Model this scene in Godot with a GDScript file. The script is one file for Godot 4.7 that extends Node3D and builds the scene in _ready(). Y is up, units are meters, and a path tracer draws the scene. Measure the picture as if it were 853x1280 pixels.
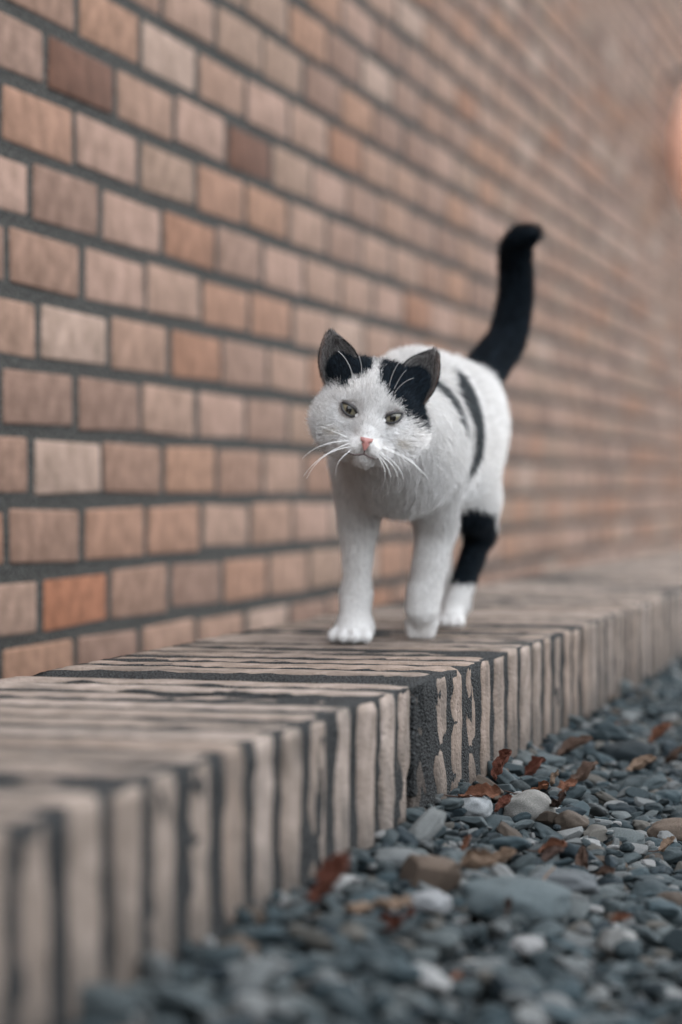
extends Node3D
# A black and white cat walking along a brick kerb beside a brick wall, with gravel in front.
# x to the right, y up, the wall and the kerb run along -z. Metres.

const KERB_TOP := 0.095
const KERB_FRONT := -0.40
const KERB_BACK := -0.718
const WALL_X := -1.0

var rng := RandomNumberGenerator.new()
var noise := FastNoiseLite.new()
var noise_b := FastNoiseLite.new()

func _ready():
	rng.seed = 7
	noise.seed = 11
	noise.noise_type = FastNoiseLite.TYPE_SIMPLEX_SMOOTH
	noise.frequency = 1.0
	noise.fractal_octaves = 3
	noise_b.seed = 23
	noise_b.noise_type = FastNoiseLite.TYPE_SIMPLEX
	noise_b.frequency = 1.0
	noise_b.fractal_octaves = 1
	setup_view()
	build_ground()
	build_wall()
	build_kerb()
	build_gravel()
	build_leaves()
	build_orange_shape()
	build_cat()

# ------------------------------------------------------------------ camera, sky, sun
func setup_view():
	var cam := Camera3D.new()
	cam.name = "camera"
	cam.position = Vector3(0, 0.24, 0)
	cam.rotation_degrees = Vector3(-0.5688, 14.7034, 0)
	cam.near = 0.05
	cam.far = 300.0
	var lens := CameraAttributesPhysical.new()
	lens.frustum_focal_length = 56.7
	lens.exposure_aperture = 2.45
	lens.frustum_focus_distance = 1.95
	cam.attributes = lens
	add_child(cam)
	cam.fov = 23.915
	cam.near = 0.05
	cam.far = 300.0
	cam.current = true
	var sky_mat := ProceduralSkyMaterial.new()
	sky_mat.sky_top_color = Color(0.93, 0.96, 1.0)
	sky_mat.sky_horizon_color = Color(0.69, 0.695, 0.70)
	sky_mat.sky_curve = 0.6
	sky_mat.ground_bottom_color = Color(0.24, 0.25, 0.26)
	sky_mat.ground_horizon_color = Color(0.5, 0.52, 0.54)
	sky_mat.sky_energy_multiplier = 2.0
	sky_mat.ground_energy_multiplier = 1.0
	sky_mat.sun_angle_max = 2.0
	var sky := Sky.new()
	sky.sky_material = sky_mat
	var env := Environment.new()
	env.background_mode = Environment.BG_SKY
	env.sky = sky
	env.tonemap_mode = Environment.TONE_MAPPER_LINEAR
	env.tonemap_exposure = 1.14
	env.sdfgi_enabled = true
	env.ssao_enabled = true
	env.ssil_enabled = true
	var we := WorldEnvironment.new()
	we.name = "environment"
	we.environment = env
	add_child(we)
	var sun := DirectionalLight3D.new()
	sun.name = "sun"
	sun.light_energy = 0.35
	sun.light_angular_distance = 25.0
	sun.light_color = Color(1.0, 0.95, 0.89)
	sun.shadow_enabled = true
	add_child(sun)
	sun.look_at_from_position(Vector3(1.3, 4.0, -2.9), Vector3(0, 0, -1.8))

# ------------------------------------------------------------------ helpers
func lin(r: float, g: float, b: float) -> Color:
	return Color(r, g, b).linear_to_srgb()

func tag(o: Node, label := "", category := "", group := "", kind := ""):
	if label: o.set_meta("label", label)
	if category: o.set_meta("category", category)
	if group: o.set_meta("group", group)
	if kind: o.set_meta("kind", kind)
	return o

func put(called: String, m: Mesh, material: Material, parent: Node = self) -> MeshInstance3D:
	var o := MeshInstance3D.new()
	o.name = called
	o.mesh = m
	if material: o.material_override = material
	parent.add_child(o, true)
	return o

func base(called: String, at := Vector3.ZERO) -> Node3D:
	var o := Node3D.new()
	o.name = called
	o.position = at
	add_child(o, true)
	return o

# an indexed mesh; the winding follows the normals
func make(v: PackedVector3Array, n: PackedVector3Array, idx: PackedInt32Array, c := PackedColorArray()) -> ArrayMesh:
	for t in range(0, idx.size(), 3):
		var a := v[idx[t]]
		var face := (v[idx[t + 2]] - a).cross(v[idx[t + 1]] - a)
		if face.dot(n[idx[t]] + n[idx[t + 1]] + n[idx[t + 2]]) < 0.0:
			var s := idx[t + 1]
			idx[t + 1] = idx[t + 2]
			idx[t + 2] = s
	var arr := []
	arr.resize(Mesh.ARRAY_MAX)
	arr[Mesh.ARRAY_VERTEX] = v
	arr[Mesh.ARRAY_NORMAL] = n
	arr[Mesh.ARRAY_INDEX] = idx
	if c.size(): arr[Mesh.ARRAY_COLOR] = c
	var m := ArrayMesh.new()
	m.add_surface_from_arrays(Mesh.PRIMITIVE_TRIANGLES, arr)
	return m

# smooth normals over welded positions; outward is away from the given centre for closed lumps
func smooth(v: PackedVector3Array, idx: PackedInt32Array) -> PackedVector3Array:
	var sums := {}
	var keys := []
	for p in v:
		keys.append(Vector3i((p * 20000.0).round()))
	for t in range(0, idx.size(), 3):
		var a := v[idx[t]]
		var f := (v[idx[t + 2]] - a).cross(v[idx[t + 1]] - a)
		for k in 3:
			var key = keys[idx[t + k]]
			sums[key] = sums.get(key, Vector3.ZERO) + f
	var n := PackedVector3Array()
	for i in v.size():
		n.append((sums[keys[i]] as Vector3).normalized())
	return n

func noise_tex(freq: float, lo: Color, hi: Color, size := 512, seed_ := 1, octaves := 5, mid := -1.0) -> NoiseTexture2D:
	var f := FastNoiseLite.new()
	f.seed = seed_
	f.noise_type = FastNoiseLite.TYPE_SIMPLEX_SMOOTH
	f.frequency = freq
	f.fractal_octaves = octaves
	f.fractal_gain = 0.55
	var t := NoiseTexture2D.new()
	t.width = size
	t.height = size
	t.seamless = true
	t.noise = f
	var g := Gradient.new()
	g.set_color(0, lo)
	g.set_color(1, hi)
	if mid > 0.0:
		g.set_offset(0, mid - 0.14)
		g.set_offset(1, mid + 0.14)
	t.color_ramp = g
	return t

var tex := {}
func textures():
	if tex.size(): return
	tex.brick = noise_tex(0.008, Color(0.70, 0.69, 0.67), Color(1, 1, 1), 512, 3)
	tex.speck = noise_tex(0.05, Color(0.55, 0.55, 0.55), Color(1, 1, 1), 512, 5, 4)
	tex.bump = noise_tex(0.05, Color(0, 0, 0), Color(1, 1, 1), 512, 8, 5)
	tex.grit = noise_tex(0.16, Color(0, 0, 0), Color(1, 1, 1), 512, 9, 4)
	tex.grit_color = noise_tex(0.14, Color(0.25, 0.25, 0.25), Color(1.0, 1.0, 1.0), 512, 10, 4, 0.5)

func stone_mat(albedo: Color, color_tex: String, scale: float, bump: float, rough := 0.92, bump_tex := "bump", world := true) -> StandardMaterial3D:
	textures()
	var m := StandardMaterial3D.new()
	m.albedo_color = albedo.linear_to_srgb()
	m.albedo_texture = tex[color_tex]
	m.roughness = rough
	m.metallic_specular = 0.35
	m.uv1_triplanar = true
	m.uv1_world_triplanar = world
	m.uv1_scale = Vector3.ONE * scale
	if bump > 0.0:
		m.heightmap_enabled = true
		m.heightmap_texture = tex[bump_tex]
		m.heightmap_scale = bump
	return m

# a chamfered block of 44 triangles with jittered corners
func chamfer_block(size: Vector3, r: float, jitter: float) -> ArrayMesh:
	var h := size * 0.5
	var jit := {}
	for i in 8:
		jit[i] = Vector3(rng.randf_range(-1, 1), rng.randf_range(-1, 1), rng.randf_range(-1, 1)) * Vector3(0.3, 1, 1) * jitter
	var v := PackedVector3Array()
	var n := PackedVector3Array()
	var at := {}
	for i in 8:
		var s := Vector3(1 if i & 1 else -1, 1 if i & 2 else -1, 1 if i & 4 else -1)
		for ax in 3:
			var p := s * (h - Vector3.ONE * r)
			p[ax] = s[ax] * h[ax]
			at[Vector2i(i, ax)] = v.size()
			v.append(p + jit[i])
			var nn := Vector3.ZERO
			nn[ax] = s[ax]
			n.append((nn * 2.5 + s * 0.35).normalized())
	var idx := PackedInt32Array()
	for ax in 3:
		var b := 1 << ax
		var c := 1 << ((ax + 1) % 3)
		var d := 1 << ((ax + 2) % 3)
		for side in [0, b]:
			var q := [side, side | c, side | c | d, side | d]
			for k in [0, 1, 2, 0, 2, 3]: idx.append(at[Vector2i(q[k], ax)])
		for o in [0, c, d, c | d]:      # edges along ax
			var a1 = (ax + 1) % 3
			var a2 = (ax + 2) % 3
			var e := [at[Vector2i(o, a1)], at[Vector2i(o | b, a1)], at[Vector2i(o | b, a2)], at[Vector2i(o, a2)]]
			for k in [0, 1, 2, 0, 2, 3]: idx.append(e[k])
	for i in 8:
		for ax in 3: idx.append(at[Vector2i(i, ax)])
	return make(v, n, idx)

# a worn block: a subdivided box with rounded edges and noisy faces; bite(p) -> 0..1 wears it away
func worn_block(size: Vector3, div: Vector3i, r: float, rough: float, seed_at: Vector3, chip := 0.0) -> ArrayMesh:
	var h := size * 0.5
	var v := PackedVector3Array()
	var idx := PackedInt32Array()
	for ax in 3:
		var a1 := (ax + 1) % 3
		var a2 := (ax + 2) % 3
		for s in [-1.0, 1.0]:
			var first := v.size()
			for i in div[a1] + 1:
				for j in div[a2] + 1:
					var p := Vector3.ZERO
					p[ax] = s * h[ax]
					p[a1] = grade(i, div[a1]) * h[a1]
					p[a2] = grade(j, div[a2]) * h[a2]
					var nz := noise.get_noise_3dv((p + seed_at) * 28.0)
					var rr := r * (1.0 + 0.9 * noise.get_noise_3dv((p + seed_at) * 45.0 + Vector3(9, 0, 0)))
					if chip > 0.0:
						rr += chip * (0.15 + 0.85 * smoothstep(h.x - 0.10, h.x - 0.01, p.x)) * maxf(0.0, noise.get_noise_3dv((p + seed_at) * 17.0 + Vector3(0, 40, 0)) - 0.08) * 2.2
					rr = clampf(rr, 0.0015, minf(h.x, minf(h.y, h.z)) * 0.95)
					var q := Vector3(clampf(p.x, -h.x + rr, h.x - rr), clampf(p.y, -h.y + rr, h.y - rr), clampf(p.z, -h.z + rr, h.z - rr))
					var dir := (p - q).normalized()
					v.append(q + dir * (rr + rough * nz + rough * 0.5 * noise_b.get_noise_3dv((p + seed_at) * 190.0)))
			for i in div[a1]:
				for j in div[a2]:
					var a := first + i * (div[a2] + 1) + j
					var b := a + div[a2] + 1
					var order := [a, b, b + 1, a, b + 1, a + 1] if s < 0 else [a, b + 1, b, a, a + 1, b + 1]
					for k in order: idx.append(k)
	var n := smooth(v, idx)
	# dirt stains and painted-in shading along the foot, and dark weathering in patches
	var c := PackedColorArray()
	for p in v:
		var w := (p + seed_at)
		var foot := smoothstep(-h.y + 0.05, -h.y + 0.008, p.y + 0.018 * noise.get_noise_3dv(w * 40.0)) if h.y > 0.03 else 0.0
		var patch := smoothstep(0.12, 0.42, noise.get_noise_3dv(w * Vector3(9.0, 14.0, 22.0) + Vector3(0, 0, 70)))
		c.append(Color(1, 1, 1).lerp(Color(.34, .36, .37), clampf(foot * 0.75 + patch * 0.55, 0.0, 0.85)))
	return make(v, n, idx, c)

func grade(i: int, n: int) -> float:
	# grid lines closer together towards the edges
	var t := 2.0 * i / n - 1.0
	return sin(t * PI * 0.5) * 0.55 + t * 0.45

# ------------------------------------------------------------------ ground
func build_ground():
	var m := PlaneMesh.new()
	m.size = Vector2(200, 200)
	var g := put("ground", m, stone_mat(Color(0.06, 0.065, 0.07), "grit_color", 6.0, 0.5, 0.95, "grit"))
	g.position = Vector3(0, -0.095, 0)
	tag(g, "", "", "", "structure")

# ------------------------------------------------------------------ wall
func build_wall():
	var wall := base("brick_wall", Vector3(WALL_X, 0, -4))
	tag(wall, "tall weathered wall of tan and orange bricks behind the cat", "wall")
	var P := 0.2235
	var H := 0.0756
	var rows := 32
	var core := worn_core(Vector3(0.30, H * rows + 0.20, 17.0))
	var core_mat := stone_mat(Color(0.10, 0.098, 0.09), "grit_color", 2.4, 0.35, 0.97, "grit")
	var c := put("mortar", core, core_mat, wall)
	c.position = Vector3(-0.1519, (H * rows - 0.20) * 0.5, -3.0)
	var shapes := []
	for k in 10:
		shapes.append(chamfer_block(Vector3(0.05, H - 0.0150, P - 0.0205), 0.0036, 0.0021))
	var tones := []
	for t in [[0.286, 0.176, 0.130], [0.326, 0.207, 0.154], [0.361, 0.238, 0.187], [0.304, 0.163, 0.107], [0.339, 0.224, 0.172], [0.286, 0.185, 0.143], [0.339, 0.198, 0.136], [0.392, 0.282, 0.227], [0.251, 0.158, 0.121], [0.326, 0.189, 0.132], [0.150, 0.075, 0.051], [0.312, 0.211, 0.160], [0.352, 0.150, 0.084]]:
		tones.append(stone_mat(Color(t[0], t[1], t[2]) * 1.0, "brick", 4.0 + rng.randf() * 2.0, 0.12))
	var weights := [4, 5, 5, 2, 5, 5, 2, 3, 3, 2, 0, 5, 0]
	var bag := []
	for k in weights.size():
		for j in weights[k]: bag.append(k)
	var list := []
	for row in rows:
		var y := -0.002 + H * (row - 0.0) + H * 0.5
		# the phases of the courses as the mason laid them, half a brick apart with some drift
		var phase := [-2.475, -2.389, -2.500, -2.409][(row + 1) % 4] as float
		if row > 7: phase += rng.randf_range(-0.02, 0.02)
		for k in range(-15, 46):
			var z := phase - P * (k + 0.5)
			if z > 1.2 or z < -11.2: continue
			list.append([row, k, y + rng.randf_range(-0.0015, 0.0015), z + rng.randf_range(-0.003, 0.003)])
	# order by how large they show in the view
	var scored := []
	for e in list:
		var p := Vector3(WALL_X, e[2], e[3])
		var q := to_view(p)
		var inside: bool = q.z > 0.3 and absf(q.x) < 0.165 and absf(q.y) < 0.235 and e[2] > 0.02
		scored.append([q.z if inside else 1000.0 + absf(q.z), e])
	scored.sort_custom(func(a, b): return a[0] < b[0])
	var rest := []
	var special := {Vector2i(9, 0): 10, Vector2i(8, 0): 9, Vector2i(1, 0): 12, Vector2i(2, 1): 9, Vector2i(5, 0): 7, Vector2i(9, 3): 10, Vector2i(5, 2): 3, Vector2i(4, 3): 2, Vector2i(3, 2): 6}
	for i in scored.size():
		var e = scored[i][1]
		var tone: int = bag[rng.randi() % bag.size()]
		if special.has(Vector2i(e[0], e[1])): tone = special[Vector2i(e[0], e[1])]
		var xf := Transform3D(Basis.from_euler(Vector3(rng.randf_range(-.005, .005), rng.randf_range(-.004, .004), rng.randf_range(-.006, .006))), Vector3(-0.025 + rng.randf_range(-0.0005, 0.0012), e[2], e[3] + 4.0))
		if i < 300 and scored[i][0] < 1000.0:
			var b := put("brick", shapes[rng.randi() % 10], tones[tone], wall)
			b.transform = xf
		else:
			rest.append([xf, tone])
	# all others joined into one piece of real bricks
	var st := {}
	for r in rest:
		if not st.has(r[1]):
			st[r[1]] = SurfaceTool.new()
			st[r[1]].begin(Mesh.PRIMITIVE_TRIANGLES)
		st[r[1]].append_from(shapes[rng.randi() % 10], 0, r[0])
	var joined := ArrayMesh.new()
	for t in st:
		st[t].commit(joined)
		joined.surface_set_material(joined.get_surface_count() - 1, tones[t])
	tag(put("bricks", joined, null, wall), "", "", "", "stuff")

func worn_core(size: Vector3) -> ArrayMesh:
	var b := BoxMesh.new()
	b.size = size
	var a := ArrayMesh.new()
	a.add_surface_from_arrays(Mesh.PRIMITIVE_TRIANGLES, b.get_mesh_arrays())
	return a

# right, up (over depth) and depth of a point as seen from where the photographer stood; used to pick which repeats are built singly
func to_view(p: Vector3) -> Vector3:
	var b := Basis.from_euler(Vector3(deg_to_rad(-0.5688), deg_to_rad(14.7034), 0))
	var q := b.inverse() * (p - Vector3(0, 0.24, 0))
	return Vector3(q.x / -q.z, q.y / -q.z, -q.z) if q.z < -0.01 else Vector3(9, 9, -1)

# ------------------------------------------------------------------ kerb
var kerb_marks := []
func build_kerb():
	var kerb := base("brick_kerb", Vector3(KERB_FRONT, 0, -2))
	tag(kerb, "low kerb of pale bricks set on edge with eroded dark mortar, under the cat", "kerb")
	var W := KERB_FRONT - KERB_BACK
	var tones := []
	for t in [[0.275, 0.222, 0.190], [0.305, 0.248, 0.215], [0.250, 0.200, 0.170], [0.325, 0.268, 0.235], [0.280, 0.218, 0.182]]:
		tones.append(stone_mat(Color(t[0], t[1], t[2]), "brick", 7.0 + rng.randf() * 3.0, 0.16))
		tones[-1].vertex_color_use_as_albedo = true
	var worn_tone := stone_mat(Color(.15, .125, .108), "speck", 9.0, 0.5, 0.96, "grit")
	# bricks from near to far: z of the middle, thickness
	var z := -0.62
	var i := 0
	while z > -6.0:
		var thick := rng.randf_range(0.038, 0.045)
		var joint := rng.randf_range(0.016, 0.021)
		var drop := rng.randf_range(-0.0006, 0.0010)
		var push := rng.randf_range(-0.0015, 0.002)
		var height := 0.104
		var chip := 0.004 if rng.randf() < 0.7 else 0.012
		z -= thick * 0.5
		kerb_marks.append(z)
		var tone: Material = tones[rng.randi() % tones.size()]
		var broken := false
		var width := W
		# the eroded stretch nearest the point of focus
		if z < -1.735 and z > -1.79 and not kerb_marks.has("gone"):
			kerb_marks.append("gone")
			z -= thick * 0.5 + joint
			# a broken brick whose front end has fallen out
			var m2 := worn_block(Vector3(W - 0.006, height, thick * 0.85), Vector3i(22, 14, 6), 0.007, 0.0045, Vector3(77, 2, z), 0.02)
			var b2 := put("broken_brick", m2, worn_tone, kerb)
			b2.position = Vector3(-0.006 - (W - 0.006) * 0.5, KERB_TOP - height * 0.5 - 0.006, z + thick * 0.5 + joint + 2.0)
			tag(b2, "dark broken brick sunk behind its neighbours")
			continue
		if z > -1.93 and z < -1.66: chip = 0.030
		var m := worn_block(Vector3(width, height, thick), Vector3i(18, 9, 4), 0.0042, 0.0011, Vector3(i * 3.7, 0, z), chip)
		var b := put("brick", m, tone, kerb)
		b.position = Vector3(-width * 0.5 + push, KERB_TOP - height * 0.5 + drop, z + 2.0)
		b.rotation = Vector3(rng.randf_range(-.012, .012), rng.randf_range(-.008, .008), rng.randf_range(-.01, .01))
		z -= thick * 0.5 + joint
		i += 1
	# the mortar bed in which they stand
	var mortar := stone_mat(Color(.066, .07, .072), "grit_color", 5.0, 1.0, 0.98, "grit")
	var bed := bumpy_core(W - 0.004, 0.0943, -0.6, -6.0)
	var bo := put("mortar", bed, mortar, kerb)
	bo.position = Vector3(-0.0020, 0, 2.0)
	# mortar smeared over some joints on top and down the front
	for k in 7:
		var zz := -0.9 - rng.randf() * 2.0
		if k < 6: zz = rng.randf_range(-1.62, -2.0)
		var near_z := zz
		var best := 9.0
		var prev = null
		for mk in kerb_marks:
			if mk is String: continue
			if prev != null:
				var mid: float = (prev + mk) * 0.5
				if absf(mid - zz) < best:
					best = absf(mid - zz)
					near_z = mid
			prev = mk
		var on_top := rng.randf() < 0.6
		var ln := rng.randf_range(0.06, 0.2) if on_top else rng.randf_range(0.04, 0.085)
		var sz := Vector3(ln, 0.012, rng.randf_range(0.012, 0.022)) if on_top else Vector3(0.012, ln, rng.randf_range(0.012, 0.02))
		var sm := worn_block(sz, Vector3i(12, 3, 5) if on_top else Vector3i(3, 10, 5), 0.004, 0.003, Vector3(k * 5.1, 3, 0), 0.004)
		var so := put("mortar_lump", sm, mortar, kerb)
		if on_top: so.position = Vector3(-rng.randf_range(0.02 + ln * 0.5, W - ln * 0.5 - 0.01), KERB_TOP - 0.0055, near_z + 2.0)
		else: so.position = Vector3(-0.0065, rng.randf_range(0.01 + ln * 0.5, KERB_TOP - ln * 0.5), near_z + 2.0)

func bumpy_core(w: float, top: float, z0: float, z1: float) -> ArrayMesh:
	# cross-section: foot of the front, up the front, over the top to the back
	var prof := []
	for k in 14: prof.append([Vector2(0, -0.1 + (top + 0.1) * k / 14.0), Vector2(1, 0)])
	for k in 33: prof.append([Vector2(-w * k / 32.0, top), Vector2(0, 1)])
	prof.append([Vector2(-w, -0.1), Vector2(-1, 0)])
	var nz := int((z0 - z1) / 0.008)
	var v := PackedVector3Array()
	var idx := PackedInt32Array()
	for a in nz + 1:
		var z := lerpf(z0, z1, float(a) / nz)
		for q in prof:
			var p := Vector3(q[0].x, q[0].y, z)
			var gap := -0.013 * exp(-pow((p.z + 1.752) / 0.026, 2.0)) * (1.0 + 0.5 * noise.get_noise_3dv(p * 20.0))
			var d := gap * (1.0 if q[1].x > 0.0 else 0.25) + (0.0022 + 0.0016 * exp(-pow((p.z + 1.78) / 0.12, 2.0))) * (1.0 if q[1].y < 0.5 else 0.16) * noise.get_noise_3dv(p * 35.0) + 0.0007 * noise_b.get_noise_3dv(p * 110.0)
			v.append(p + Vector3(q[1].x, q[1].y, 0) * d)
	var np := prof.size()
	for a in nz:
		for b in np - 1:
			var s := a * np + b
			for k in [s, s + 1, s + np, s + 1, s + np + 1, s + np]: idx.append(k)
	var n := smooth(v, idx)
	# the front faces +x
	if n[5].x < 0:
		for k in n.size(): n[k] = -n[k]
	return make(v, n, idx)

# ------------------------------------------------------------------ gravel
func ico(level: int) -> Array:
	var t := (1.0 + sqrt(5.0)) / 2.0
	var v := PackedVector3Array([Vector3(-1, t, 0), Vector3(1, t, 0), Vector3(-1, -t, 0), Vector3(1, -t, 0), Vector3(0, -1, t), Vector3(0, 1, t), Vector3(0, -1, -t), Vector3(0, 1, -t), Vector3(t, 0, -1), Vector3(t, 0, 1), Vector3(-t, 0, -1), Vector3(-t, 0, 1)])
	for k in 12: v[k] = v[k].normalized()
	var f := [0, 11, 5, 0, 5, 1, 0, 1, 7, 0, 7, 10, 0, 10, 11, 1, 5, 9, 5, 11, 4, 11, 10, 2, 10, 7, 6, 7, 1, 8, 3, 9, 4, 3, 4, 2, 3, 2, 6, 3, 6, 8, 3, 8, 9, 4, 9, 5, 2, 4, 11, 6, 2, 10, 8, 6, 7, 9, 8, 1]
	for l in level:
		var mids := {}
		var g := []
		for k in range(0, f.size(), 3):
			var m := []
			for e in 3:
				var a: int = f[k + e]
				var b: int = f[k + (e + 1) % 3]
				var key := Vector2i(mini(a, b), maxi(a, b))
				if not mids.has(key):
					mids[key] = v.size()
					v.append((v[a] + v[b]).normalized())
				m.append(mids[key])
			g += [f[k], m[0], m[2], f[k + 1], m[1], m[0], f[k + 2], m[2], m[1], m[0], m[1], m[2]]
		f = g
	return [v, PackedInt32Array(f)]

# a pebble of radius about 1: kind 0 rolled, 1 angular, 2 long rolled
func pebble_mesh(kind: int, s: int) -> ArrayMesh:
	var b := ico(3 if kind != 1 else 3)
	var v: PackedVector3Array = b[0]
	var idx: PackedInt32Array = b[1]
	var planes := []
	if kind == 1:
		for k in 9:
			planes.append([Vector3(rng.randfn(), rng.randfn(), rng.randfn()).normalized(), rng.randf_range(0.55, 0.82)])
	var off := Vector3(s * 13.1, s * 3.3, 0)
	for k in v.size():
		var p := v[k]
		if kind == 2:
			p = Vector3(signf(p.x) * pow(absf(p.x), 0.6), p.y, p.z)
		elif kind == 0:
			p = Vector3(signf(p.x) * pow(absf(p.x), 0.88), signf(p.y) * pow(absf(p.y), 0.9), signf(p.z) * pow(absf(p.z), 0.88))
		var d := v[k]
		p *= 1.0 + 0.16 * noise_b.get_noise_3dv(d * 0.9 + off) + 0.05 * noise.get_noise_3dv(d * 2.5 + off)
		for q in planes:
			var over: float = p.dot(q[0]) - q[1]
			if over > 0.0: p -= (q[0] as Vector3) * over * 0.97
		v[k] = p
	var n := smooth(v, idx)
	for k in n.size():
		if n[k].dot(v[k]) < 0: n[k] = -n[k]
	return make(v, n, idx)

var bed := PackedFloat32Array()
const BED_X := -0.46
const BED_Z := -0.5
const CELL := 0.004
const NX := 180
const NZ := 960
func bed_at(x: float, z: float) -> float:
	var i := clampi(int((x - BED_X) / CELL), 0, NX - 1)
	var k := clampi(int((BED_Z - z) / CELL), 0, NZ - 1)
	return bed[k * NX + i]

# lays a stone of half sizes (a, c, b) turned by yaw on what lies below and returns the height of its middle
func lay(x: float, z: float, a: float, b: float, c: float, yaw: float, sink := 0.55) -> float:
	var r := maxf(a, b)
	var ca := cos(yaw)
	var sa := sin(yaw)
	var sum := 0.0
	var most := -1.0
	var cnt := 0
	var hit := []
	for k in range(maxi(0, int((BED_Z - z - r) / CELL)), mini(NZ - 1, int((BED_Z - z + r) / CELL)) + 1):
		for i in range(maxi(0, int((x - r - BED_X) / CELL)), mini(NX - 1, int((x + r - BED_X) / CELL)) + 1):
			var dx := BED_X + (i + 0.5) * CELL - x
			var dz := BED_Z - (k + 0.5) * CELL - z
			var u := (dx * ca - dz * sa) / a
			var w := (dx * sa + dz * ca) / b
			var q := u * u + w * w
			if q < 1.0:
				var hgt := bed[k * NX + i]
				sum += hgt
				most = maxf(most, hgt)
				cnt += 1
				hit.append([k * NX + i, sqrt(1.0 - q)])
	if cnt == 0: return bed_at(x, z) + c * 0.5
	var y := lerpf(sum / cnt, most, 0.35) + c * sink
	for e in hit: bed[e[0]] = maxf(bed[e[0]], y + c * e[1] * 0.9)
	return y

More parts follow.
